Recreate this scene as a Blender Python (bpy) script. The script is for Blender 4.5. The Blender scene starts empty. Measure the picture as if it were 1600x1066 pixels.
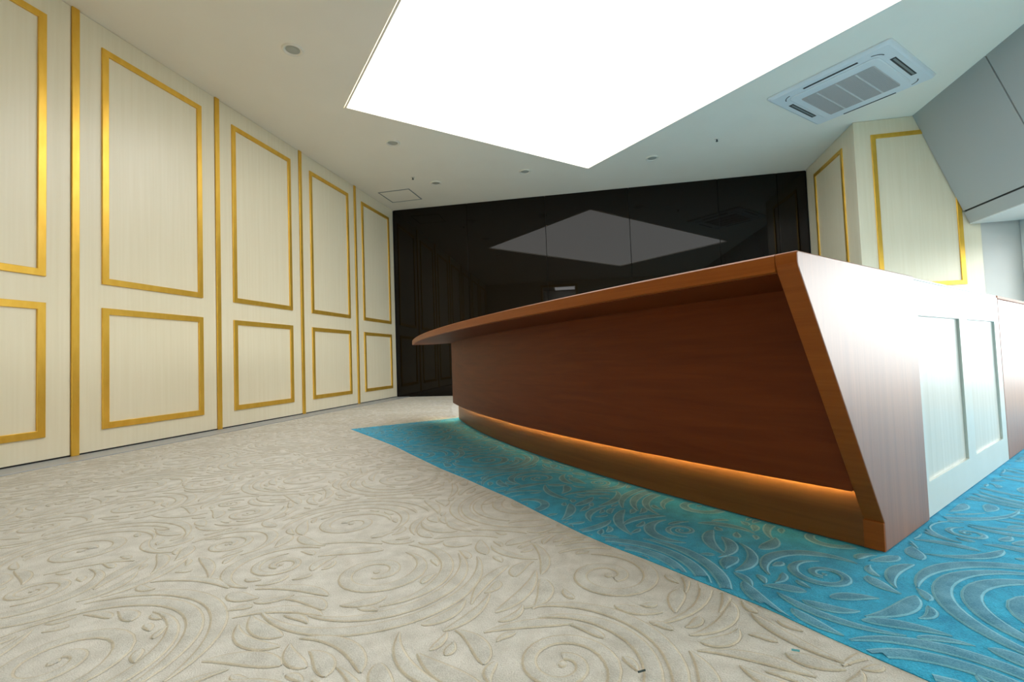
import bpy, math, random
import numpy as np
from mathutils import Matrix, Vector

S = 0.52            # metres per layout unit (the layout unit is the camera height)
C = bpy.context.scene.collection
sc = bpy.context.scene

# ------------------------------------------------------------------ camera
def rotz(a): return Matrix.Rotation(a, 3, 'Z')
def rotx(a): return Matrix.Rotation(a, 3, 'X')
ROLL, PITCH, YAW, FPX = math.radians(-2.0282), math.radians(2.2647), math.radians(13.0487), 733.09
swap = Matrix(((1, 0, 0), (0, 0, -1), (0, 1, 0)))
M3 = rotz(YAW) @ rotx(PITCH) @ swap @ rotz(ROLL)
cam_data = bpy.data.cameras.new('camera')
cam_data.sensor_width = 36.0
cam_data.lens = FPX / 1600 * 36.0
cam_data.clip_start = 0.02
cam_data.clip_end = 200
cam = bpy.data.objects.new('camera', cam_data)
C.objects.link(cam)
cam.matrix_world = Matrix.Translation((0, 0, 1.0 * S)) @ M3.to_4x4()
sc.camera = cam

# ------------------------------------------------------------------ world, daylight, exposure
SKY = 8.3
w = bpy.data.worlds.new('overcast_sky')
sc.world = w
w.use_nodes = True
nt = w.node_tree
nt.nodes.clear()
tc = nt.nodes.new('ShaderNodeTexCoord')
sep = nt.nodes.new('ShaderNodeSeparateXYZ')
ramp = nt.nodes.new('ShaderNodeValToRGB')
mr = nt.nodes.new('ShaderNodeMapRange')
mr.inputs['From Min'].default_value = -1
mr.inputs['From Max'].default_value = 1
bg = nt.nodes.new('ShaderNodeBackground')
out = nt.nodes.new('ShaderNodeOutputWorld')
ramp.color_ramp.elements[0].position = 0.0
ramp.color_ramp.elements[0].color = (0.16, 0.17, 0.18, 1)
ramp.color_ramp.elements[1].position = 1.0
ramp.color_ramp.elements[1].color = (0.92, 0.96, 1.0, 1)
e = ramp.color_ramp.elements.new(0.46); e.color = (0.22, 0.24, 0.26, 1)
e = ramp.color_ramp.elements.new(0.52); e.color = (0.98, 0.985, 1.0, 1)
nt.links.new(tc.outputs['Generated'], sep.inputs[0])
nt.links.new(sep.outputs['Z'], mr.inputs['Value'])
nt.links.new(mr.outputs[0], ramp.inputs[0])
nt.links.new(ramp.outputs[0], bg.inputs[0])
bg.inputs[1].default_value = SKY
nt.links.new(bg.outputs[0], out.inputs[0])

sc.view_settings.view_transform = 'Standard'
sc.view_settings.look = 'None'
sc.view_settings.gamma = 1.0
sc.view_settings.use_curve_mapping = False
sc.view_settings.exposure = 0.0
sc.cycles.max_bounces = 10
sc.cycles.diffuse_bounces = 7
sc.cycles.glossy_bounces = 5
sc.cycles.transparent_max_bounces = 8
sc.cycles.use_denoising = True
sc.cycles.sample_clamp_indirect = 12.0

# portal over the window band: it emits nothing, it only tells Cycles where the sky comes in
XW, XL, YB, HC = 7.65, -6.56, -1.98, 5.65
WZ0, WZ1, WY0, WY1 = 0.22, 3.03, -1.75, 10.75
pl = bpy.data.lights.new('daylight_portal', 'AREA')
pl.shape = 'RECTANGLE'
pl.size = (WY1 - WY0) * S
pl.size_y = (WZ1 - WZ0) * S
pl.cycles.is_portal = True
po = bpy.data.objects.new('daylight_portal', pl)
C.objects.link(po)
po.location = ((XW + 0.2) * S, (WY0 + WY1) / 2 * S, (WZ0 + WZ1) / 2 * S)
po.rotation_euler = (Vector((-1, 0, 0))).to_track_quat('-Z', 'Z').to_euler()
# make the portal's long side run along y
po.rotation_euler = Matrix(((0, 0, 1), (1, 0, 0), (0, 1, 0))).to_euler()

# ------------------------------------------------------------------ materials
MATS = {}
def node(nt, t, **kw):
    n = nt.nodes.new(t)
    for k, v in kw.items():
        setattr(n, k, v)
    return n
def base_mat(name, color, rough=0.5, metal=0.0, spec=0.5, emis=None, estr=0, coat=0.0, coat_rough=0.1):
    m = bpy.data.materials.new(name)
    m.use_nodes = True
    b = m.node_tree.nodes['Principled BSDF']
    b.inputs['Base Color'].default_value = (*color, 1)
    b.inputs['Roughness'].default_value = rough
    b.inputs['Metallic'].default_value = metal
    b.inputs['Specular IOR Level'].default_value = spec
    b.inputs['Coat Weight'].default_value = coat
    b.inputs['Coat Roughness'].default_value = coat_rough
    if emis:
        b.inputs['Emission Color'].default_value = (*emis, 1)
        b.inputs['Emission Strength'].default_value = estr
    MATS[name] = m
    return m, m.node_tree, b
def noise_color(nt, b, c1, c2, scale=(1, 1, 1), nscale=1.0, detail=4, lo=0.35, hi=0.65, bump=0.0, rough=0.5, rnd=False, dist=0.001, distort=0.0):
    tc = node(nt, 'ShaderNodeTexCoord')
    mp = node(nt, 'ShaderNodeMapping')
    mp.inputs['Scale'].default_value = scale
    nt.links.new(tc.outputs['Object'], mp.inputs['Vector'])
    src = mp.outputs[0]
    if rnd:
        oi = node(nt, 'ShaderNodeObjectInfo')
        mu = node(nt, 'ShaderNodeVectorMath', operation='SCALE')
        mu.inputs[0].default_value = (37.0, 53.0, 19.0)
        nt.links.new(oi.outputs['Random'], mu.inputs['Scale'])
        ad = node(nt, 'ShaderNodeVectorMath', operation='ADD')
        nt.links.new(mp.outputs[0], ad.inputs[0]); nt.links.new(mu.outputs[0], ad.inputs[1])
        src = ad.outputs[0]
    nz = node(nt, 'ShaderNodeTexNoise')
    nz.inputs['Scale'].default_value = nscale
    nz.inputs['Detail'].default_value = detail
    nz.inputs['Roughness'].default_value = rough
    nz.inputs['Distortion'].default_value = distort
    nt.links.new(src, nz.inputs['Vector'])
    rp = node(nt, 'ShaderNodeValToRGB')
    rp.color_ramp.elements[0].position = lo
    rp.color_ramp.elements[0].color = (*c1, 1)
    rp.color_ramp.elements[1].position = hi
    rp.color_ramp.elements[1].color = (*c2, 1)
    nt.links.new(nz.outputs['Fac'], rp.inputs[0])
    nt.links.new(rp.outputs[0], b.inputs['Base Color'])
    if bump:
        bp = node(nt, 'ShaderNodeBump')
        bp.inputs['Strength'].default_value = bump
        bp.inputs['Distance'].default_value = dist
        nt.links.new(nz.outputs['Fac'], bp.inputs['Height'])
        nt.links.new(bp.outputs[0], b.inputs['Normal'])
    return nz, rp

# painted plaster ceiling and walls
m, t, b = base_mat('ceiling_paint', (0.78, 0.735, 0.64), 0.75, spec=0.3)
noise_color(t, b, (0.89, 0.845, 0.74), (0.91, 0.865, 0.76), (1, 1, 1), 2.0, 3, bump=0.02)
m, t, b = base_mat('wall_paint', (0.74, 0.72, 0.66), 0.7, spec=0.3)
noise_color(t, b, (0.60, 0.60, 0.57), (0.62, 0.62, 0.59), (1, 1, 1), 2.0, 3)
# cream satin laminate with vertical grain
m, t, b = base_mat('cream_laminate', (0.74, 0.66, 0.50), 0.36, spec=0.5, coat=0.45, coat_rough=0.3)
noise_color(t, b, (0.77, 0.695, 0.51), (0.81, 0.74, 0.565), (30, 30, 0.9), 1.6, 6, 0.3, 0.7, bump=0.02, rnd=True, dist=0.0004)
# gold paint strips
m, t, b = base_mat('gold_trim', (0.82, 0.52, 0.10), 0.36, metal=0.68, spec=0.5)
noise_color(t, b, (0.80, 0.47, 0.06), (0.86, 0.53, 0.08), (3, 3, 1), 8.0, 3)
# black-brown glass
m, t, b = base_mat('dark_glass', (0.0065, 0.0045, 0.003), 0.012, spec=0.21)
base_mat('dark_gap', (0.02, 0.02, 0.02), 0.7)
base_mat('panel_glow', (0.9, 0.9, 0.9), 0.6, emis=(1.0, 0.98, 0.94), estr=3.8)
# counter wood
def wood(name, c1, c2, scale, rough, coat=0.25, cr=0.22, spec=0.5):
    m, t, b = base_mat(name, c1, rough, spec=spec, coat=coat, coat_rough=cr)
    nz, rp = noise_color(t, b, c1, c2, scale, 1.0, 8, 0.30, 0.72, bump=0.05, rough=0.62, dist=0.0005, distort=0.6)
    # broad tonal drift over the fine grain
    tc = node(t, 'ShaderNodeTexCoord')
    mp = node(t, 'ShaderNodeMapping'); mp.inputs['Scale'].default_value = [x * 0.12 for x in scale]
    n2 = node(t, 'ShaderNodeTexNoise'); n2.inputs['Scale'].default_value = 1.7; n2.inputs['Detail'].default_value = 3
    mx = node(t, 'ShaderNodeMix', data_type='RGBA', blend_type='MULTIPLY')
    r2 = node(t, 'ShaderNodeValToRGB')
    r2.color_ramp.elements[0].position = 0.3; r2.color_ramp.elements[0].color = (0.84, 0.82, 0.80, 1)
    r2.color_ramp.elements[1].position = 0.65; r2.color_ramp.elements[1].color = (1, 1, 1, 1)
    mx.inputs['Factor'].default_value = 1.0
    t.links.new(tc.outputs['Object'], mp.inputs[0]); t.links.new(mp.outputs[0], n2.inputs['Vector'])
    t.links.new(n2.outputs['Fac'], r2.inputs[0])
    t.links.new(rp.outputs[0], mx.inputs[6]); t.links.new(r2.outputs[0], mx.inputs[7])
    t.links.new(mx.outputs[2], b.inputs['Base Color'])
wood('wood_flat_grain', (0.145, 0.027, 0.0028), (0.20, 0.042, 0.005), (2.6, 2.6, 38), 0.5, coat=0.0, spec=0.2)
wood('wood_upright_grain', (0.22, 0.072, 0.026), (0.34, 0.125, 0.048), (46, 46, 1.2), 0.45, coat=0.8, cr=0.36)
wood('wood_edge', (0.27, 0.068, 0.008), (0.37, 0.108, 0.016), (2.0, 2.0, 60), 0.42, coat=0.0, spec=0.2)
wood('kick_wood', (0.17, 0.062, 0.012), (0.24, 0.094, 0.020), (1.6, 1.6, 46), 0.4, coat=0.05, spec=0.3)
# pale cabinet laminate
m, t, b = base_mat('pale_lacquer', (0.62, 0.66, 0.62), 0.30, spec=0.5)
noise_color(t, b, (0.60, 0.64, 0.60), (0.64, 0.68, 0.64), (2, 2, 1), 3.0, 3)
m, t, b = base_mat('pale_woodgrain', (0.60, 0.61, 0.56), 0.33, spec=0.5)
noise_color(t, b, (0.55, 0.56, 0.50), (0.64, 0.65, 0.60), (30, 30, 1.0), 1.5, 5, 0.3, 0.7)
base_mat('grey_board', (0.40, 0.42, 0.41), 0.6, spec=0.35)
base_mat('soffit_paint', (0.62, 0.64, 0.62), 0.7, spec=0.3)
base_mat('white_plastic', (0.74, 0.78, 0.80), 0.4)
base_mat('grille_grey', (0.55, 0.53, 0.52), 0.6)
base_mat('grille_bar', (0.66, 0.65, 0.64), 0.6)
base_mat('vent_dark', (0.03, 0.035, 0.035), 0.6)
base_mat('flap_grey', (0.22, 0.25, 0.25), 0.5)
base_mat('lamp_lens', (0.42, 0.43, 0.38), 0.35)
base_mat('lamp_ring', (0.82, 0.79, 0.70), 0.35)
base_mat('brushed_metal', (0.42, 0.44, 0.47), 0.42, metal=0.35)
base_mat('window_frame_metal', (0.30, 0.33, 0.36), 0.4, metal=0.5)
base_mat('led_glow', (1, 0.8, 0.5), 0.5, emis=(1.0, 0.84, 0.48), estr=290.0)
base_mat('room_glow', (0.9, 0.9, 0.9), 0.5, emis=(1, 1, 1), estr=7.0)
base_mat('lint_dark', (0.03, 0.05, 0.05), 0.9)
base_mat('lint_blue', (0.12, 0.42, 0.50), 0.9)
# clear window glass: transparent with a thin reflection
m = bpy.data.materials.new('window_glass'); m.use_nodes = True; MATS['window_glass'] = m
t = m.node_tree; t.nodes.clear()
o_ = node(t, 'ShaderNodeOutputMaterial'); mxs = node(t, 'ShaderNodeMixShader'); tr = node(t, 'ShaderNodeBsdfTransparent'); gl = node(t, 'ShaderNodeBsdfGlossy')
tr.inputs[0].default_value = (0.96, 0.98, 0.97, 1); gl.inputs['Roughness'].default_value = 0.02
mxs.inputs[0].default_value = 0.06
t.links.new(tr.outputs[0], mxs.inputs[1]); t.links.new(gl.outputs[0], mxs.inputs[2]); t.links.new(mxs.outputs[0], o_.inputs[0])

def carpet(name, c1, c2, bump=0.5):
    m, t, b = base_mat(name, c1, 0.95, spec=0.1)
    b.inputs['Sheen Weight'].default_value = 0.12
    b.inputs['Sheen Roughness'].default_value = 0.6
    tc = node(t, 'ShaderNodeTexCoord')
    n1 = node(t, 'ShaderNodeTexNoise'); n1.inputs['Scale'].default_value = 380; n1.inputs['Detail'].default_value = 3
    n2 = node(t, 'ShaderNodeTexNoise'); n2.inputs['Scale'].default_value = 22; n2.inputs['Detail'].default_value = 4
    add = node(t, 'ShaderNodeMath', operation='ADD')
    t.links.new(tc.outputs['Object'], n1.inputs['Vector']); t.links.new(tc.outputs['Object'], n2.inputs['Vector'])
    t.links.new(n1.outputs['Fac'], add.inputs[0]); t.links.new(n2.outputs['Fac'], add.inputs[1])
    rp = node(t, 'ShaderNodeValToRGB')
    mr = node(t, 'ShaderNodeMapRange'); mr.inputs['From Min'].default_value = 0.72; mr.inputs['From Max'].default_value = 1.28
    t.links.new(add.outputs[0], mr.inputs['Value']); t.links.new(mr.outputs[0], rp.inputs[0])
    rp.color_ramp.elements[0].color = (*c1, 1); rp.color_ramp.elements[1].color = (*c2, 1)
    t.links.new(rp.outputs[0], b.inputs['Base Color'])
    bp = node(t, 'ShaderNodeBump'); bp.inputs['Strength'].default_value = bump; bp.inputs['Distance'].default_value = 0.004
    t.links.new(n1.outputs['Fac'], bp.inputs['Height'])
    bp2 = node(t, 'ShaderNodeBump'); bp2.inputs['Strength'].default_value = 0.35; bp2.inputs['Distance'].default_value = 0.006
    t.links.new(n2.outputs['Fac'], bp2.inputs['Height'])
    t.links.new(bp.outputs[0], bp2.inputs['Normal'])
    t.links.new(bp2.outputs[0], b.inputs['Normal'])
carpet('beige_pile', (0.50, 0.48, 0.43), (0.70, 0.68, 0.63))
carpet('beige_pad', (0.46, 0.445, 0.40), (0.64, 0.625, 0.575))
carpet('beige_groove', (0.48, 0.43, 0.335), (0.62, 0.565, 0.455), 0.3)
carpet('blue_pile', (0.007, 0.28, 0.51), (0.032, 0.50, 0.78))
carpet('blue_pad', (0.035, 0.23, 0.37), (0.15, 0.42, 0.58))
carpet('blue_rim_highlight', (0.13, 0.42, 0.56), (0.24, 0.58, 0.72), 0.3)  # light rim along the pad edges, a highlight painted into the pile colour

# ------------------------------------------------------------------ mesh helpers (layout units in, metres out)
def V(*a): return Vector(a)
class MB:
    def __init__(s): s.v = []; s.f = []; s.mi = []
    def add(s, vs, fs, mi=0):
        k = len(s.v); s.v += [tuple(p) for p in vs]; s.f += [tuple(i + k for i in f) for f in fs]; s.mi += [mi] * len(fs); return s
    def box(s, a, b, mi=0):
        x0, y0, z0 = a; x1, y1, z1 = b
        vs = [(x0,y0,z0),(x1,y0,z0),(x1,y1,z0),(x0,y1,z0),(x0,y0,z1),(x1,y0,z1),(x1,y1,z1),(x0,y1,z1)]
        return s.add(vs, [(0,3,2,1),(4,5,6,7),(0,1,5,4),(1,2,6,5),(2,3,7,6),(3,0,4,7)], mi)
    def obox(s, o, u, v, n, ru, rv, rn, mi=0):
        vs = []
        for c in (rn[0], rn[1]):
            for a, b in ((ru[0], rv[0]), (ru[1], rv[0]), (ru[1], rv[1]), (ru[0], rv[1])):
                vs.append(o + u * a + v * b + n * c)
        return s.add(vs, [(0,3,2,1),(4,5,6,7),(0,1,5,4),(1,2,6,5),(2,3,7,6),(3,0,4,7)], mi)
    def prism(s, loop, off, mi=0):
        n = len(loop); a = [Vector(p) for p in loop]; b = [p + off for p in a]
        fs = [tuple(range(n))[::-1], tuple(range(n, 2 * n))]
        for i in range(n):
            j = (i + 1) % n; fs.append((i, j, n + j, n + i))
        return s.add(a + b, fs, mi)
    def strip(s, A, B, mi=0):
        """quad strip between two polylines"""
        n = len(A)
        return s.add(list(A) + list(B), [(i, i + 1, n + i + 1, n + i) for i in range(n - 1)], mi)
    def sweep(s, rings, close_ring=True, caps=True, mi=0):
        n = len(rings[0]); vs = [p for r in rings for p in r]; fs = []
        for k in range(len(rings) - 1):
            for i in range(n if close_ring else n - 1):
                j = (i + 1) % n; fs.append((k*n+i, k*n+j, (k+1)*n+j, (k+1)*n+i))
        if caps: fs += [tuple(range(n))[::-1], tuple((len(rings)-1)*n + i for i in range(n))]
        return s.add(vs, fs, mi)
    def frame(s, o, u, v, n, u0, u1, v0, v1, prof, mi=0):
        """mitred picture-frame moulding: prof = [(inset, height), ...]"""
        k = len(prof); vs = []
        for i, h in prof:
            for a, b in ((u0+i, v0+i), (u1-i, v0+i), (u1-i, v1-i), (u0+i, v1-i)):
                vs.append(o + u * a + v * b + n * h)
        fs = []
        for p in range(k - 1):
            for q in range(4):
                r = (q + 1) % 4; fs.append((p*4+q, p*4+r, (p+1)*4+r, (p+1)*4+q))
        return s.add(vs, fs, mi)
    def lathe(s, c, prof, seg=32, mi=0):
        k = len(prof); vs = []
        for r, z in prof:
            for i in range(seg):
                a = 2*math.pi*i/seg; vs.append((c[0]+r*math.cos(a), c[1]+r*math.sin(a), c[2]+z))
        fs = []
        for p in range(k-1):
            for i in range(seg):
                j = (i+1) % seg; fs.append((p*seg+i, p*seg+j, (p+1)*seg+j, (p+1)*seg+i))
        return s.add(vs, fs, mi)
    def build(s, name, mats, parent=None, smooth=False, bevel=0, seg=2, kind=None):
        if isinstance(mats, str): mats = [mats]
        me = bpy.data.meshes.new(name)
        off = Vector((0, 0, 0))
        p = parent
        while p is not None: off += p.location; p = p.parent
        me.from_pydata([tuple(Vector(q) * S - off) for q in s.v], [], s.f)
        for mm in mats: me.materials.append(MATS[mm])
        if len(mats) > 1: me.polygons.foreach_set('material_index', s.mi)
        import bmesh
        bm = bmesh.new(); bm.from_mesh(me); bmesh.ops.recalc_face_normals(bm, faces=bm.faces); bm.to_mesh(me); bm.free()
        if smooth: me.polygons.foreach_set('use_smooth', [True] * len(me.polygons))
        me.update()
        o = bpy.data.objects.new(name, me); C.objects.link(o)
        if parent: o.parent = parent
        if bevel:
            md = o.modifiers.new('edges', 'BEVEL'); md.width = bevel * S; md.segments = seg; md.limit_method = 'ANGLE'; md.angle_limit = 0.6
        if kind: o['kind'] = kind
        return o
def thing(name, label, cat, loc, group=None):
    o = bpy.data.objects.new(name, None); C.objects.link(o); o.location = Vector(loc) * S
    o.empty_display_size = 0.1
    o['label'] = label; o['category'] = cat
    if group: o['group'] = group
    return o
def tag(o, label, cat, group=None):
    o['label'] = label; o['category'] = cat
    if group: o['group'] = group
    return o
def copy_tree(o, parent=None):
    c = o.copy(); C.objects.link(c); c.parent = parent
    for ch in list(o.children): copy_tree(ch, c)
    return c
X, Y, Z = V(1,0,0), V(0,1,0), V(0,0,1)

# ------------------------------------------------------------------ shell
YD0, YD1 = 12.93, 13.48            # far glass wall at its left and right end
dn = V(-0.048, 0.99885, 0); du = V(0.99885, 0.048, 0)
XC = 4.87                          # column side face
def yfar(x): return YD0 + (x - XL) * (YD1 - YD0) / (XC - XL)
def yfront(x): return 10.91 + (x - 4.857) * 0.048

fl = MB(); fl.prism([(XL-0.3, YB-0.3, -0.2), (XW+0.5, YB-0.3, -0.2), (XW+0.5, 13.9, -0.2), (XL-0.3, 13.9, -0.2)], V(0,0,0.2))
floor = fl.build('floor', 'beige_pile', kind='structure')

# ceiling with the opening for the luminous panel
P0 = V(-4.68, 7.43, 0); P1 = V(-0.60, 11.605, 0)
e2 = (P1 - P0).normalized(); e1 = V(e2.y, -e2.x, 0)
PL = 8.3
P2 = P1 + e1 * PL; P3 = P0 + e1 * PL
cb = MB()
outer = [V(XL-0.3, YB-0.3, 0), V(XW+0.5, YB-0.3, 0), V(XW+0.5, 13.9, 0), V(XL-0.3, 13.9, 0)]
inner = [P3, P2, P1, P0]
for z0 in (HC, HC + 0.25):
    vs = [p + V(0,0,z0) for p in outer + inner]
    cb.add(vs, [(i, (i+1) % 4, 4 + (i+1) % 4, 4 + i) for i in range(4)])
cb.add([p + V(0,0,HC) for p in outer] + [p + V(0,0,HC+0.25) for p in outer], [(i, (i+1)%4, 4+(i+1)%4, 4+i) for i in range(4)])
cb.add([p + V(0,0,HC) for p in inner] + [p + V(0,0,HC+0.25) for p in inner], [(i, (i+1)%4, 4+(i+1)%4, 4+i) for i in range(4)])
cb.build('ceiling', 'ceiling_paint', kind='structure')

lp = thing('ceiling_light_panel', 'large glowing white rectangular light panel set into the ceiling', 'light panel', tuple((P0+P2)/2 + V(0,0,HC)))
m_ = MB(); q = [p + V(0,0,HC+0.035) for p in (P0, P1, P2, P3)]
m_.prism(q, V(0,0,0.05)); m_.build('diffuser', 'panel_glow', lp)
m_ = MB(); oo = P0 + V(0,0,HC-0.004); L2 = (P1-P0).length
m_.frame(oo, e2, e1, -Z, 0.0, L2, 0.0, PL, [(0.0, 0.0), (0.0, 0.006), (0.035, 0.006), (0.035, -0.04), (0.0, -0.04)])
m_.build('edge_profile', 'ceiling_paint', lp)

# left wall behind the divider panels; metal track on the floor
MB().box((XL-0.3, YB, 0), (XL-0.045, 13.2, HC)).build('wall_left', 'wall_paint', kind='structure')
MB().box((XL-0.02, YB, 0), (XL+0.40, 12.9, 0.012)).build('trim_1', 'brushed_metal', kind='structure', bevel=0.004)
# slim dark gap strip below the panels
MB().box((XL-0.045, YB, 0), (XL-0.02, 12.92, 0.05)).build('trim_2', 'dark_gap', kind='structure')

# far wall behind the glass
fw = MB(); fw.prism([(XL-0.3, yfar(XL-0.3)+0.06, 0), (XC+0.05, yfar(XC+0.05)+0.06, 0), (XC+0.05, yfar(XC)+0.35, 0), (XL-0.3, yfar(XL)+0.35, 0)], V(0,0,HC))
fw.build('wall_back', 'dark_gap', kind='structure')

# column on the right: side face and front face in one block
cw = MB(); cw.prism([(XC+0.03, yfront(XC)+0.03, 0), (XW+0.5, yfront(XW+0.5)+0.03, 0), (XW+0.5, 13.9, 0), (XC+0.03, 13.9, 0)], V(0,0,HC))
cw.build('wall_right_column', 'wall_paint', kind='structure')

# window wall on the right: sill wall, header, end piers
ww = MB()
ww.box((XW, YB-0.3, 0), (XW+0.35, 11.05, WZ0))
ww.box((XW, YB-0.3, WZ1), (XW+0.35, 11.05, HC))
ww.box((XW, YB-0.3, WZ0), (XW+0.35, WY0, WZ1))
ww.box((XW, WY1, WZ0), (XW+0.35, 11.05, WZ1))
ww.build('wall_right', 'soffit_paint', kind='structure')
nwin = 6; ww_ = (WY1 - WY0) / nwin
for i in range(nwin):
    y0 = WY0 + i * ww_; y1 = y0 + ww_
    fr = MB()
    fr.frame(V(XW+0.12, 0, 0), Y, Z, -X, y0, y1, WZ0, WZ1, [(0.0, -0.08), (0.0, 0.05), (0.05, 0.05), (0.08, 0.04), (0.08, -0.08)])
    wf = fr.build('window_%d' % (i+1), 'window_frame_metal', kind='structure')
    MB().box((XW+0.13, y0+0.06, WZ0+0.06), (XW+0.145, y1-0.06, WZ1-0.06)).build('window_glass', 'window_glass', wf)
# wall behind the camera with a doorway, and the lit passage beyond it
DX0, DX1, DH = -3.1, -1.0, 5.38
bw = MB()
bw.box((XL-0.3, YB-0.25, 0), (DX0, YB, HC)); bw.box((DX1, YB-0.25, 0), (XW+0.5, YB, HC)); bw.box((DX0, YB-0.25, DH), (DX1, YB, HC))
bw.build('wall_front', 'cream_laminate', kind='structure')
fr = MB()
for x in (DX0, DX1): fr.box((x-0.06, YB-0.27, 0), (x+0.06, YB+0.03, DH+0.06))
fr.box((DX0+0.06, YB-0.27, DH-0.06), (DX1-0.06, YB+0.03, DH+0.06)); fr.build('door_1', 'gold_trim', kind='structure')
pw = MB()
pw.box((DX0-0.6, -6.2, 0), (DX0-0.4, YB-0.25, HC)); pw.box((DX1+0.4, -6.2, 0), (DX1+0.6, YB-0.25, HC)); pw.box((DX0-0.4, -6.2, 0), (DX1+0.4, -6.0, HC)); pw.box((DX0-0.6, -6.2, HC), (DX1+0.6, YB-0.3, HC+0.2)); pw.box((DX0-0.6, -6.2, -0.2), (DX1+0.6, YB-0.3, 0))
pw.build('wall_passage', 'wall_paint', kind='structure')
pgl = MB().box((DX0+0.7, -5.6, HC-0.03), (DX1-0.1, -2.5, HC)).build('passage_light', 'room_glow')
tag(pgl, 'lit ceiling panel in the passage seen reflected through the doorway', 'light')

# sloping grey bulkhead and soffit above the windows
sl = V(6.785-5.95, 0, 3.36-HC); sn = V(sl.z, 0, -sl.x).normalized(); sl_u = sl.normalized(); SLN = sl.length
YE = 10.96
bk = MB(); bk.prism([V(5.95,YB,HC) - sn*0.03, V(6.785,YB,3.36) - sn*0.03 , V(XW,YB,3.375), V(XW,YB,HC)], V(0, YE - YB, 0))
bulk = bk.build('ceiling_bulkhead', 'vent_dark', kind='structure')
tg = (HC-3.60)/(HC-3.36)*SLN      # groove position down the slope
o = V(5.95, 0, HC)
seams = [YB, 1.0, 3.0, 5.0, 7.0, 9.0, YE]
for a, b_ in zip(seams[:-1], seams[1:]):
    MB().obox(o, Y, sl_u, sn, (a + (0.014 if a > YB else 0), b_ - (0.014 if b_ < YE else 0)), (0.0, tg - 0.016), (-0.03, 0.0)).build('panel_board', 'grey_board', bulk)
MB().obox(o, Y, sl_u, sn, (YB, YE), (tg + 0.016, SLN), (-0.03, 0.0)).build('lower_band', 'grey_board', bulk)
MB().box((6.785, YB, 3.345), (XW, YE, 3.372)).build('soffit_board', 'soffit_paint', bulk)

# ------------------------------------------------------------------ gold-framed divider panels
FR = [(0.0, 0.0), (0.0, 0.020), (0.004, 0.023), (0.079, 0.023), (0.083, 0.020), (0.083, 0.0)]
PER = 2.13
def divider(name, label, o, u, n, width, trim=True, group=None, board_end=None):
    """cream panel with an upper and a lower gold frame; o = foot of its first edge, u along the wall, n out of it"""
    t = thing(name, label, 'wall panel', tuple(o), group)
    MB().obox(o, u, Z, n, (0.004, board_end or width-0.004), (0.03, HC-0.005), (-0.045, 0.0)).build('panel_board', 'cream_laminate', t, bevel=0.003)
    c = width / 2 + (0.043 if trim else 0)
    for v0, v1, nm in ((2.17, 5.34, 'upper_frame'), (0.29, 1.86, 'lower_frame')):
        m = MB(); m.frame(o, u, Z, n, c - 0.757, c + 0.757, v0, v1, FR); m.build(nm, 'gold_trim', t)
    if trim:
        m = MB(); pf = [(-0.042, 0.0), (-0.042, 0.020), (-0.038, 0.023), (0.038, 0.023), (0.042, 0.020), (0.042, 0.0)]
        m.sweep([[o + u*(a + 0.043) + n*h + Z*z for a, h in pf] for z in (0.015, HC-0.004)]); m.build('edge_trim', 'gold_trim', t)
    return t
left_labels = [
 'gold-framed cream wall panel beside the doorway wall, behind the viewer',
 'gold-framed cream wall panel two places from the doorway wall, outside the picture',
 'cream wall panel cut by the picture edge, one side of its gold frames missing',
 'cream wall panel with the largest whole pair of gold frames on the long panelled wall',
 'cream wall panel with gold frames, third from the dark glass wall',
 'cream wall panel with gold frames, second from the dark glass wall',
 'cream wall panel with gold frames touching the dark glass wall, near the ceiling hatch']
first = divider('divider_panel', left_labels[0], V(XL, 4.41 - 0.043 - 3*PER, 0), Y, X, PER, True, 'cream gold-framed panels along the long wall')
for i in range(1, 7):
    c = copy_tree(first); c.location = Vector((XL, 4.41 - 0.043 + (i-3)*PER, 0)) * S; c['label'] = left_labels[i]
# column side face
divider('divider_panel', 'shaded cream panel with gold frames on the projecting wall side beside the dark glass', V(XC, 10.958, 0), Y, -X, 2.48, False)
# front face beside the window: frame x 5.2 .. 6.65
fu = V(0.99885, 0.048, 0)
divider('divider_panel', 'cream gold-framed panel whose top corner is cut by the sloping grey bulkhead', V(4.865, yfront(4.865), 0), fu, V(0.048, -0.99885, 0), 2.13, False, board_end=2.13)

# ------------------------------------------------------------------ dark glass panels on the far wall
gs = [0.0, 2.31, 4.62, 6.95, 9.27, 10.74, 11.44]
g0 = V(XL, yfar(XL), 0)
for i in range(6):
    m = MB(); m.obox(g0, du, Z, -dn, (gs[i]+0.006, gs[i+1]-0.006), (0.0, HC-0.004), (-0.05, 0.0))
    go = m.build('glass_wall_panel', 'dark_glass', None, bevel=0.003)
    lab = ['dark glossy glass wall panel meeting the cream gold-framed wall, down to the beige carpet',
           'dark glossy glass wall panel behind the pointed tip of the wooden counter',
           'dark glossy glass wall panel reflecting the widest left part of the light panel',
           'dark glossy glass wall panel reflecting the nearer right part of the light panel',
           'dark glossy glass wall panel reflecting the air conditioner and the tip of the light panel',
           'slim dark glass strip beside the projecting cream wall'][i]
    tag(go, lab, 'glass panel', 'dark glass panels of the far wall')

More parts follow.
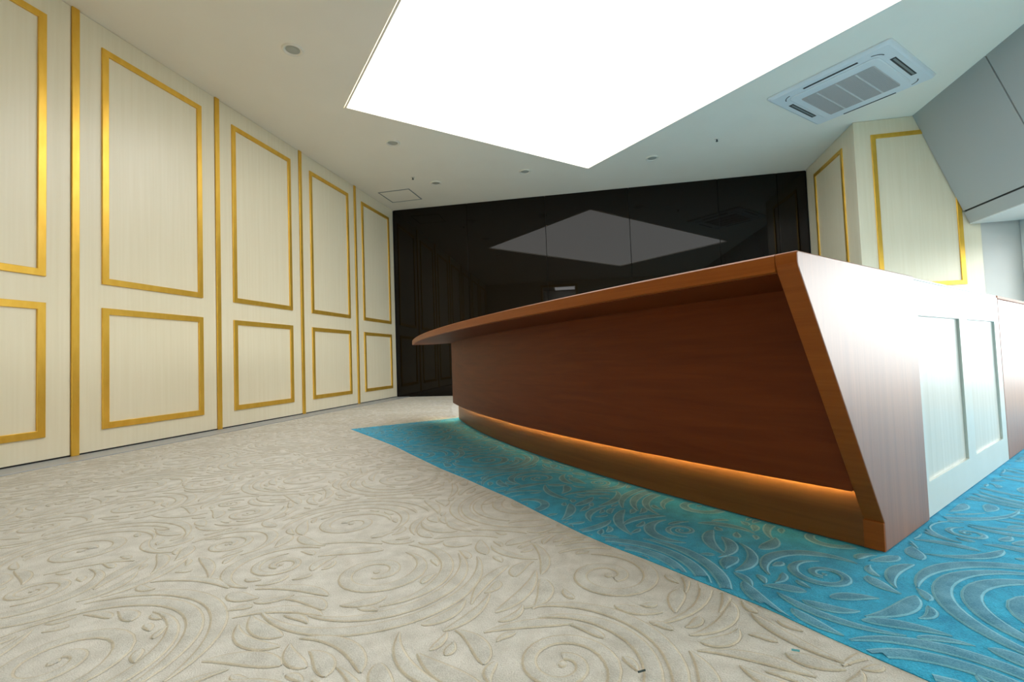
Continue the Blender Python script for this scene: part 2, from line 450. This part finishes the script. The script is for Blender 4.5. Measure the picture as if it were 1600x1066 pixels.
# ------------------------------------------------------------------ reception counter (arcs about one centre)
CC = V(12.4, 15.5, 0)
RW, RK, RB = 17.80, 17.05, 17.16
A0 = V(1.188, 2.625, 0)
ed = V(0.6659, 0.7460, 0); en = V(0.7460, -0.6659, 0)      # along the end face / out of it
def on_arc(r, a, z): return V(CC.x + r*math.cos(a), CC.y + r*math.sin(a), z)
a_end = math.atan2(-(15.5-2.625), -(12.4-1.188))            # angle of the end face on the arc
def ang(x, y): return math.atan2(y - 15.5, x - 12.4)
def wrap(a): return a if a < 0 else a - 2*math.pi
a_end = wrap(ang(1.16, 2.66)); a_body = wrap(ang(-2.84, 7.60)); a_tip = wrap(ang(-3.83, 8.10)); a_kick = wrap(ang(-2.81, 7.76))
def arc(r, a0, a1, z, n=64): return [on_arc(r, a0 + (a1-a0)*i/n, z) for i in range(n+1)]
cnt = thing('reception_counter', 'long curved brown wooden counter with pointed overhanging top and lit toe kick', 'counter', (-0.5, 5.0, 0))
ZT, ZU, ZK = 1.40, 1.322, 0.30
# worktop: outer arc, pointed end, inner arc
wt_in = 16.42
def trim_to_end(r, z, off):
    """point where the circle of radius r meets the plane of the end face, set in by off"""
    # param along ed from A0 - en*off
    o_ = A0 - en*off; d = ed
    f = V(o_.x-CC.x, o_.y-CC.y, 0); b = f.dot(d); c = f.dot(f) - r*r
    disc = math.sqrt(b*b - c); tpar = -b - disc
    return o_ + d*tpar + V(0,0,z), tpar
TH = 0.088       # thickness of the end board
st, _ = trim_to_end(RW, 0, TH); a_s = wrap(ang(st.x, st.y))
N = 72
rings = []
prof = [(0.0, ZU+0.004), (0.008, ZU), (1.0, ZU), (1.0, ZT), (0.010, ZT), (0.0, ZT-0.008)]   # (fraction or inset from the outer edge, z)
for i in range(N+1):
    a = a_s + (a_tip - a_s) * i / N
    # depth of the top shrinks to the point at the far end
    tdeg = (a - a_body) / (a_tip - a_body) if abs(a - a_body) < 10 else 0
    depth = RW - wt_in
    if tdeg > 0: depth = (RW - RB) * (1 - tdeg) + 0.02 + (0 if tdeg > 0.0 else 0)
    ring = []
    for fr_, z in prof:
        ins = fr_ if fr_ < 0.5 else depth
        ins = min(ins, depth)
        k_ = (i - (N - 5)) / 5.0
        if k_ > 0: z = 1.36 + (z - 1.36) * max(0.12, math.sqrt(1 - k_*k_))
        ring.append(on_arc(RW - ins, a, z))
    rings.append(ring)
m = MB(); m.sweep(rings); m.build('worktop', 'wood_edge', cnt)
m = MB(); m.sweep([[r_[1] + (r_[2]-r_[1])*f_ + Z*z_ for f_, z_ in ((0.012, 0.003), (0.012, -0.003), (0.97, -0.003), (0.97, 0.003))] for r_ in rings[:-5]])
m.build('underside_shade_board', 'wood_flat_grain', cnt)  # underside shade put into colour: a darker wood than the worktop's own
# thin lighter veneer sheet of the top, seen as a bright line
# body: front skin, far end, back
def block(name, r0, r1, z0, z1, mat, a_far, off=TH):
    m = MB(); rr = []
    for i in range(N+1):
        s0, _ = trim_to_end(r0, 0, off); s1, _ = trim_to_end(r1, 0, off)
        b0 = wrap(ang(s0.x, s0.y)); b1 = wrap(ang(s1.x, s1.y))
        f = i / N
        p0 = b0 + (a_far-b0)*f; p1 = b1 + (a_far-b1)*f
        rr.append([on_arc(r0, p0, z0), on_arc(r0, p0, z1), on_arc(r1, p1, z1), on_arc(r1, p1, z0)])
    m.sweep(rr); return m.build(name, mat, cnt)
block('front_panel', RB, RB-0.04, ZK, ZU, 'wood_flat_grain', a_body)
block('kick_board', RK, RK-0.05, 0.0085, ZK+0.25, 'kick_wood', a_kick)
block('led_cutoff_lip', RB-0.0401, 17.066, ZK, ZK+0.010, 'wood_flat_grain', a_body)  # unseen lip added to keep the LED light off the carpet
block('led_strip', 17.083, 17.070, ZK+0.040, ZK+0.060, 'led_glow', a_kick)
block('back_panel', 16.50, 16.44, 0.0085, ZU, 'wood_flat_grain', a_body)
# far end board between front and back
m = MB(); m.add([on_arc(r, a, z) for a in (a_body, a_body+0.004) for r, z in ((RB-0.04, 0.0+ZK), (16.50, ZK), (16.50, ZU), (RB-0.04, ZU))], [(0,1,2,3),(7,6,5,4),(0,4,5,1),(1,5,6,2),(2,6,7,3),(3,7,4,0)])
m.build('far_end_panel', 'wood_flat_grain', cnt)
# end board: slanting front edge
prof_e = [(0.022, 0.0085), (0.022, 0.147), (-0.722, 1.334), (-0.728, 1.352), (-0.728, 1.392), (-0.720, 1.40), (0.71, 1.40), (0.71, 0.0085)]
m = MB(); m.prism([A0 + ed*t_ + Z*z - en*TH for t_, z in prof_e], en*TH, 1); m.mi[1] = 0
m.build('end_panel', ['wood_upright_grain', 'wood_edge'], cnt, bevel=0.006)
# narrow facing block at the foot of the end board
m = MB(); m.obox(A0, ed, Z, en, (0.014, 0.03), (0.0085, 0.145), (-TH, -0.002)); m.build('foot_block', 'wood_edge', cnt, bevel=0.003)

# ------------------------------------------------------------------ pale cabinet with two inset panels
FD = 0.016
cab = thing('panelled_cabinet', 'pale grey-white low cabinet with two recessed panels, next to the counter end board', 'cabinet', tuple(A0 + ed*1.8))
T0, T1, ZC = 0.715, 2.957, 1.383
ins = [(0.795, 1.700), (1.905, 2.790)]; z0, z1 = 0.204, 1.175
m = MB()
RC = -0.012
def pf(t_, z, d): return A0 + ed*t_ + Z*z + en*d
# face frame as one sheet with two openings
xs = [T0, ins[0][0], ins[0][1], ins[1][0], ins[1][1], T1]; zs = [0.0085, z0, z1, ZC]
for i in range(5):
    for j in range(3):
        if i in (1, 3) and j == 1: continue
        m.add([pf(xs[i], zs[j], RC), pf(xs[i+1], zs[j], RC), pf(xs[i+1], zs[j+1], RC), pf(xs[i], zs[j+1], RC)], [(0,1,2,3)])
for a, b_ in ins:
    d = RC - FD
    m.add([pf(a,z0,RC), pf(b_,z0,RC), pf(b_,z1,RC), pf(a,z1,RC), pf(a,z0,d), pf(b_,z0,d), pf(b_,z1,d), pf(a,z1,d)], [(0,1,5,4),(1,2,6,5),(2,3,7,6),(3,0,4,7)])
bx = [pf(T0,0.0085,RC), pf(T1,0.0085,RC), pf(T1,0.0085,-0.9), pf(T0,0.0085,-0.9)]
m.add(bx + [p + Z*(ZC-0.0085) for p in bx], [(1,2,6,5),(2,3,7,6),(3,0,4,7),(4,5,6,7),(0,3,2,1)])
m.build('body', 'pale_lacquer', cab)
for k, (a, b_) in enumerate(ins):
    mm = MB(); mm.obox(A0, ed, Z, en, (a-0.01, b_+0.01), (z0-0.01, z1+0.01), (RC-FD-0.02, RC-FD)); mm.build('inset_panel', 'pale_woodgrain', cab)
# thin lip of the cabinet top
mm = MB(); mm.obox(A0, ed, Z, en, (T0, T1-0.05), (ZC, ZC+0.012), (-0.9, RC+0.004)); mm.build('top_board', 'pale_lacquer', cab, bevel=0.003)

wc = thing('wooden_cabinet', 'brown wooden cabinet end at the picture edge, beyond the pale cabinet', 'cabinet', tuple(A0 + ed*3.9))
mm = MB(); mm.obox(A0, ed, Z, en, (2.965, 5.2), (0.0085, 1.37), (-0.9, -0.010)); mm.build('body', 'wood_upright_grain', wc, bevel=0.006)
mm = MB(); mm.obox(A0, ed, Z, en, (2.965, 5.2), (1.372, 1.402), (-0.9, -0.010)); mm.build('top_board', 'wood_edge', wc, bevel=0.006)

# ------------------------------------------------------------------ ceiling fittings
def rect_ring(m, o, u, v, n, ru, rv, rn, k=0): m.obox(o, u, v, n, ru, rv, rn, k)
def rrect(a, b, r, n=6):
    pts = []
    for cx, cy, s0 in ((a-r, b-r, 0), (-a+r, b-r, 90), (-a+r, -b+r, 180), (a-r, -b+r, 270)):
        for i in range(n+1):
            t_ = math.radians(s0 + 90*i/n); pts.append((cx + r*math.cos(t_), cy + r*math.sin(t_)))
    return pts
au = V(0.7125, -0.7017, 0); av = V(0.7017, 0.7125, 0)
ac_o = V(4.15, 9.38, HC)
ac = thing('cassette_air_conditioner', 'white square air conditioner with grey intake grille set in the ceiling', 'air conditioner', tuple(ac_o))
def acp(u_, v_, d): return ac_o + au*u_ + av*v_ - Z*d
m = MB(); r1 = rrect(0.955, 0.955, 0.07); r2 = rrect(0.93, 0.93, 0.06); r3 = rrect(0.66, 0.66, 0.10)
m.sweep([[acp(x, y, 0.0) for x, y in r1], [acp(x, y, 0.02) for x, y in r1], [acp(x, y, 0.045) for x, y in r2], [acp(x, y, 0.06) for x, y in rrect(0.90,0.90,0.05)]])
m.build('fascia', 'white_plastic', ac)
m = MB(); m.sweep([[acp(x, y, 0.055) for x, y in rrect(0.69,0.70,0.10)], [acp(x, y, 0.072) for x, y in rrect(0.69,0.70,0.10)], [acp(x, y, 0.080) for x, y in rrect(0.675,0.685,0.09)]])
m.build('grille_surround', 'white_plastic', ac)
g = MB(); g.sweep([[acp(x, y+0.055, 0.078) for x, y in rrect(0.565,0.55,0.04)], [acp(x, y+0.055, 0.084) for x, y in rrect(0.565,0.55,0.04)]])
go = g.build('intake_grille', 'grille_grey', ac)
s_ = MB()
for k in range(34):
    vv = -0.49 + k*(1.09/33)
    s_.obox(ac_o, au, av, -Z, (-0.55, 0.55), (vv-0.006, vv+0.006), (0.084, 0.092))
so = s_.build('slats', 'grille_grey', go)
d_ = MB()
for uu in (-0.30, 0.0, 0.30): d_.obox(ac_o, au, av, -Z, (uu-0.012, uu+0.012), (-0.49, 0.60), (0.084, 0.096))
d_.build('dividing_bars', 'grille_bar', go)
# outlets: two narrow, two showing their flap
for (u0, u1, v0, v1, wide) in ((-0.38, 0.45, -0.81, -0.765, 0), (-0.44, 0.40, 0.865, 0.90, 0), (0.75, 0.83, -0.42, 0.46, 1), (-0.82, -0.74, -0.42, 0.46, 1)):
    vo = MB().obox(ac_o, au, av, -Z, (u0, u1), (v0, v1), (0.05, 0.063)).build('air_outlet', 'vent_dark', ac)
    if wide: MB().obox(ac_o, au, av, -Z, (u0+0.03, u1-0.018), (v0+0.03, v1-0.03), (0.062, 0.068)).build('flap', 'flap_grey', vo)
# curved corner slits
for cx, cy, s0 in ((0.60, -0.62, 270), (-0.60, -0.60, 180), (0.62, 0.66, 0)):
    m = MB(); A_ = []; B_ = []
    for i in range(9):
        t_ = math.radians(s0 + 10 + 70*i/8); A_.append(acp(cx+0.15*math.cos(t_), cy+0.15*math.sin(t_), 0.0635)); B_.append(acp(cx+0.165*math.cos(t_), cy+0.165*math.sin(t_), 0.0635))
    m.sweep([[a, b2, b2+Z*0.004, a+Z*0.004] for a, b2 in zip(A_, B_)]); m.build('corner_slit', 'vent_dark', ac)

# recessed downlights
def downlight(loc, label):
    t = thing('downlight', label, 'ceiling light', loc, 'round recessed downlights around the light panel')
    m = MB(); m.lathe((loc[0], loc[1], HC), [(0.150, 0.0), (0.150, -0.012), (0.142, -0.022), (0.130, -0.026), (0.118, -0.022), (0.098, -0.004), (0.095, 0.0)], 40)
    m.build('trim_ring', 'lamp_ring', t, smooth=True)
    m = MB(); m.lathe((loc[0], loc[1], HC), [(0.100, -0.001), (0.100, -0.006), (0.05, -0.008), (0.001, -0.0085)], 40)
    m.build('lens', 'lamp_lens', t, smooth=True)
    return t
dl = [(-4.49, 5.83, 'largest-looking unlit round downlight, alone between the cream wall and the light panel'),
      (-4.49, 8.92, 'unlit round downlight just off the left corner of the light panel'),
      (-4.49, 11.28, 'unlit round downlight beside the ceiling hatch'),
      (-2.13, 11.27, 'unlit round downlight above the dark glass, left of the light panel point'),
      (0.91, 11.43, 'unlit round downlight above the dark glass, right of the light panel point')]
d0 = downlight((dl[0][0], dl[0][1], HC), dl[0][2])
for x, y, lab in dl[1:]:
    c = copy_tree(d0); c.location = Vector((x, y, HC)) * S; c['label'] = lab
# sprinkler heads
def sprinkler(x, y, label):
    t = thing('sprinkler_head', label, 'sprinkler', (x, y, HC), 'small ceiling sprinkler heads')
    m = MB(); m.lathe((x, y, HC), [(0.052, 0.0), (0.050, -0.008), (0.022, -0.012), (0.016, -0.012)], 20); m.build('collar', 'lamp_ring', t, smooth=True)
    m = MB(); m.lathe((x, y, HC), [(0.014, -0.008), (0.014, -0.05), (0.024, -0.052), (0.026, -0.058), (0.001, -0.060)], 14); m.build('nozzle', 'vent_dark', t)
    return t
s0 = sprinkler(-4.89, 10.75, 'tiny dark sprinkler head near the ceiling hatch')
c = copy_tree(s0); c.location = Vector((2.23, 10.84, HC)) * S; c['label'] = 'tiny dark sprinkler head on the ceiling near the air conditioner'
# access hatch
hx0, hx1, hy0, hy1 = -6.235, -5.32, 11.43, 12.28
h = thing('ceiling_hatch', 'square access hatch with dark edge in the ceiling by the cream wall', 'hatch', ((hx0+hx1)/2, (hy0+hy1)/2, HC))
m = MB(); m.frame(V(hx0, hy0, HC), X, Y, -Z, 0, hx1-hx0, 0, hy1-hy0, [(0, 0), (0, 0.008), (0.03, 0.008), (0.03, 0.0)]); m.build('edge_frame', 'flap_grey', h)
m = MB(); m.box((hx0+0.03, hy0+0.03, HC-0.005), (hx1-0.03, hy1-0.03, HC)); m.build('lid', 'ceiling_paint', h)

# ------------------------------------------------------------------ carpets
BL = [(-4.169,6.611),(-3.50,5.99),(-3.056,5.573),(-2.70,5.235),(-2.329,4.837),(-1.98,4.472),(-1.685,4.164),(-1.342,3.842),(-1.04,3.538),(-0.809,3.313),(-0.56,3.034),(-0.395,2.855),(-0.251,2.70),(-0.10,2.558),(0.055,2.43),(0.147,2.350),(0.278,2.228),(0.393,2.127),(0.479,2.050),(0.545,1.985),(0.607,1.915),(0.661,1.855),(0.721,1.795),(0.766,1.750),(0.804,1.712),(0.849,1.668),
      (1.30,1.20),(2.0,0.45),(3.2,-1.0),(6.5,-1.0),(6.5,10.4),(0.6,10.4),(-0.5,10.32)]
rug = MB(); rug.prism([(x, y, 0.0) for x, y in BL], V(0,0,0.003))
blue = rug.build('carpet', 'blue_pile')
tag(blue, 'bright blue scroll-patterned carpet inlay around the wooden counter', 'carpet')

rng = random.Random(7)
TILE = 2.4; G = 0.008; NG = int(TILE / G)
occ = np.zeros((NG, NG), bool)
def cells(p, r):
    k = int(math.ceil(r / G)); cx, cy = int(p[0] / G), int(p[1] / G)
    a = np.arange(-k, k+1); gx, gy = np.meshgrid(a, a, indexing='ij')
    mk = gx*gx + gy*gy <= (r/G)**2 + 0.5
    return (cx + gx[mk]) % NG, (cy + gy[mk]) % NG
def free(st, gap=0.009):
    for p, h_ in st:
        for q, hh in zip(p[::2], h_[::2]):
            cx, cy = cells(q, hh + gap)
            if occ[cx, cy].any(): return False
    return True
def mark(st):
    for p, h_ in st:
        for q, hh in zip(p, h_):
            cx, cy = cells(q, hh); occ[cx, cy] = True
def taper(n, a=0.18, b=0.3, lo=0.12):
    u = np.linspace(0, 1, n); return np.maximum(lo, np.minimum(1, np.minimum((u / a) ** 0.6, ((1-u) / b) ** 0.7)))
def arc_st(cx, cy, r0, r1, t0, t1, hw, n, a=0.3, b=0.35):
    u = np.linspace(0, 1, n); th = t0 + (t1-t0)*u; r = r0 + (r1-r0)*u
    return np.c_[cx + r*np.cos(th), cy + r*np.sin(th)], hw*taper(n, a, b)
def scroll(cx, cy, R, rot, d, arcs):
    st = []
    n = 34
    u = np.linspace(0, 1, n); th = rot + d*2*math.pi*1.45*u; r = R*(1 - 0.80*u**0.85)
    hw = np.maximum(0.12, np.minimum(1, (u/0.15)**0.7)) * R*0.145*(1 - 0.35*u)
    st.append((np.c_[cx + r*np.cos(th), cy + r*np.sin(th)], hw))
    st.append((np.c_[cx + np.array([-1, -.5, 0, .5, 1])*R*0.07, cy + np.zeros(5)], np.array([.03, .07, .085, .07, .03])*R))
    for k in range(arcs):
        rr = R*1.06 + 0.041*(k+1) + rng.uniform(-.002, .002); t0 = rot + d*rng.uniform(-0.9, 0.3) + d*0.5*k; sp = rng.uniform(2.4, 3.9) - 0.35*k
        st.append(arc_st(cx, cy, rr, rr*rng.uniform(0.99, 1.03), t0, t0 + d*sp, 0.0155, 26))
    # leaf sprays leaving the scroll
    return st
strokes = []
big = []
for R, arcs, tries, cnt_max in ((0.125, 3, 500, 99), (0.10, 2, 600, 99), (0.075, 1, 900, 99), (0.05, 1, 700, 60)):
    for _ in range(tries):
        cx, cy = rng.uniform(0, TILE), rng.uniform(0, TILE)
        st = scroll(cx, cy, R, rng.uniform(0, 6.28), rng.choice((-1, 1)), arcs)
        RR = R*1.06 + 0.041*arcs + 0.018
        gx, gy = cells((cx, cy), RR)
        if occ[gx, gy].mean() > 0.0 : continue
        mark(st); strokes += st; big.append((cx, cy))
        # fill the interior as taken so that leaves stay outside it
        gx, gy = cells((cx, cy), R); occ[gx, gy] = True
big = np.array(big)
def field(p):
    """direction of flow: around the nearest scroll"""
    d = (p - big + TILE/2) % TILE - TILE/2; k = np.argmin((d**2).sum(1)); return math.atan2(d[k][1], d[k][0]) + math.pi/2
for L_, hw, tries, curl in ((0.20, 0.014, 1800, 1.5), (0.16, 0.019, 1800, 1.1), (0.12, 0.017, 2800, 1.4), (0.09, 0.017, 3000, 1.0), (0.07, 0.010, 4500, 1.5), (0.045, 0.009, 4500, 1.0)):
    for _ in range(tries):
        p = np.array([rng.uniform(0, TILE), rng.uniform(0, TILE)])
        if occ[int(p[0]/G) % NG, int(p[1]/G) % NG]: continue
        th = field(p) + rng.choice((0, math.pi)) + rng.uniform(-0.5, 0.5); c_ = rng.uniform(0.4, 1)*curl*rng.choice((-1, 1))
        n = 9 if L_ < 0.07 else 13
        u = np.linspace(0, 1, n); a_ = th + c_*(u-0.5)
        l = L_*rng.uniform(0.8, 1.2)/(n-1)
        P = p + np.c_[np.cumsum(np.cos(a_))*l, np.cumsum(np.sin(a_))*l]
        h_ = hw*rng.uniform(0.8, 1.15)*np.maximum(0.1, np.sin(math.pi*np.clip(u, 0, 1)**0.75)**0.8)
        st = [(P, h_)]
        if free(st, 0.001): mark(st); strokes += st

def tile_mesh():
    vs = []; fs = []; mi = []; k = 0
    for P, hw in strokes:
        T = np.gradient(P, axis=0); T /= np.linalg.norm(T, axis=1)[:, None] + 1e-9
        Nn = np.c_[-T[:, 1], T[:, 0]]; n = len(P)
        ho = np.minimum(0.0018, hw*0.4 + 0.0006)
        lay = [(-1, hw+ho, 0.0002), (-1, hw+0.0006, -0.0006), (-1, hw, 0.0004), (-1, np.maximum(hw-0.003, hw*0.5), 0.0016), (0, hw*0, 0.0018), (1, np.maximum(hw-0.003, hw*0.5), 0.0016), (1, hw, 0.0004), (1, hw+0.0006, -0.0006), (1, hw+ho, 0.0002)]
        rows = []
        for s, w_, z in lay:
            q = P + Nn*(s*w_)[:, None] if s else P
            rows.append(np.c_[q, np.full(n, z)])
        A = np.concatenate(rows); vs.append(A); m_ = len(lay)
        i = np.arange(n-1)
        for j in range(m_-1):
            f = np.c_[j*n+i, j*n+i+1, (j+1)*n+i+1, (j+1)*n+i] + k
            fs.append(f); mi.append(np.full(n-1, 1 if j in (0, 1, 2, m_-2, m_-3, m_-4) else 0))
        k += n*m_
    return np.concatenate(vs), np.concatenate(fs), np.concatenate(mi)
tv, tf, tm = tile_mesh()
tv[:, 2] += 0.0008
def inside(pt, poly):
    x, y = pt[:, 0], pt[:, 1]; r = np.zeros(len(pt), bool); n = len(poly)
    for i in range(n):
        x0, y0 = poly[i]; x1, y1 = poly[(i+1) % n]
        c_ = ((y0 > y) != (y1 > y)); xi = (x1-x0)*(y-y0)/((y1-y0) + 1e-12) + x0
        r ^= c_ & (x < xi)
    return r
BP = [(x*S, y*S) for x, y in BL]
def shifted(poly, d):
    """poly moved perpendicular to the inlay edge by d (metres), enough to keep reliefs off the seam"""
    return [(x + d*0.7, y + d*0.7) for x, y in poly]
def relief(name, mats, keep, zoff, parent, hs=1.0):
    VV = []; FF = []; MM = []; k = 0
    for ix in range(-2, 2):
        for iy in range(-1, 3):
            v = tv * np.array([1, 1, hs]) + np.array([ix*TILE, iy*TILE, zoff])
            kp = keep(v)[tf].all(axis=1)
            if not kp.any(): continue
            f = tf[kp]; used = np.unique(f); rm = np.full(len(v), -1); rm[used] = np.arange(len(used)) + k
            VV.append(v[used]); FF.append(rm[f]); MM.append(tm[kp]); k += len(used)
    VV = np.concatenate(VV).astype(np.float32); FF = np.concatenate(FF).astype(np.int32); MM = np.concatenate(MM).astype(np.int32)
    me = bpy.data.meshes.new(name); me.vertices.add(len(VV)); me.vertices.foreach_set('co', VV.ravel())
    me.loops.add(FF.size); me.loops.foreach_set('vertex_index', FF.ravel())
    me.polygons.add(len(FF)); me.polygons.foreach_set('loop_start', np.arange(len(FF), dtype=np.int32)*4)
    for mm in mats: me.materials.append(MATS[mm])
    me.polygons.foreach_set('material_index', MM); me.polygons.foreach_set('use_smooth', np.ones(len(FF), bool))
    me.update(calc_edges=True); me.validate()
    o = bpy.data.objects.new(name, me); C.objects.link(o); o.parent = parent
    return o
def in_room(c_): return (c_[:, 0] > (XL+0.42)*S) & (c_[:, 0] < (XW-0.05)*S) & (c_[:, 1] > (YB+0.05)*S) & (c_[:, 1] < 12.85*S) & ~((c_[:, 0] > (XC-0.1)*S) & (c_[:, 1] > 10.8*S)) & ~((np.hypot(c_[:, 0]-CC.x*S, c_[:, 1]-CC.y*S) < (RK+0.01)*S) & ((c_[:, 0]-A0.x*S)*en.x + (c_[:, 1]-A0.y*S)*en.y < 0.02*S))
relief('scroll_relief', ['beige_pad', 'beige_groove'], lambda c_: in_room(c_) & ~inside(c_, shifted(BP, -0.006)) & ~inside(c_, BP), 0.0, floor, 0.72)
rb = relief('scroll_relief', ['blue_pad', 'blue_rim_highlight'], lambda c_: in_room(c_) & inside(c_, shifted(BP, 0.003)) & inside(c_, BP), 0.003*S, blue, 0.62)
# lint on the beige carpet
def lint(x, y, ang_, l, mat, label):
    m = MB(); d = V(math.cos(ang_), math.sin(ang_), 0); n_ = V(-d.y, d.x, 0)
    pts = [V(x, y, 0.017) + d*(t_*l) + n_*(0.15*l*math.sin(3*t_)) for t_ in (-0.5, -0.2, 0.1, 0.5)]
    m.sweep([[p + n_*0.0035, p + Z*0.0035, p - n_*0.0035, p - Z*0.0035] for p in pts]); tag(m.build('lint', mat), label, 'lint')
lint(0.019, 1.545, math.radians(13), 0.025, 'lint_dark', 'tiny dark thread lying on the beige carpet')
lint(0.513, 1.736, math.radians(-25), 0.022, 'lint_blue', 'tiny blue fluff on the beige carpet near the blue edge')
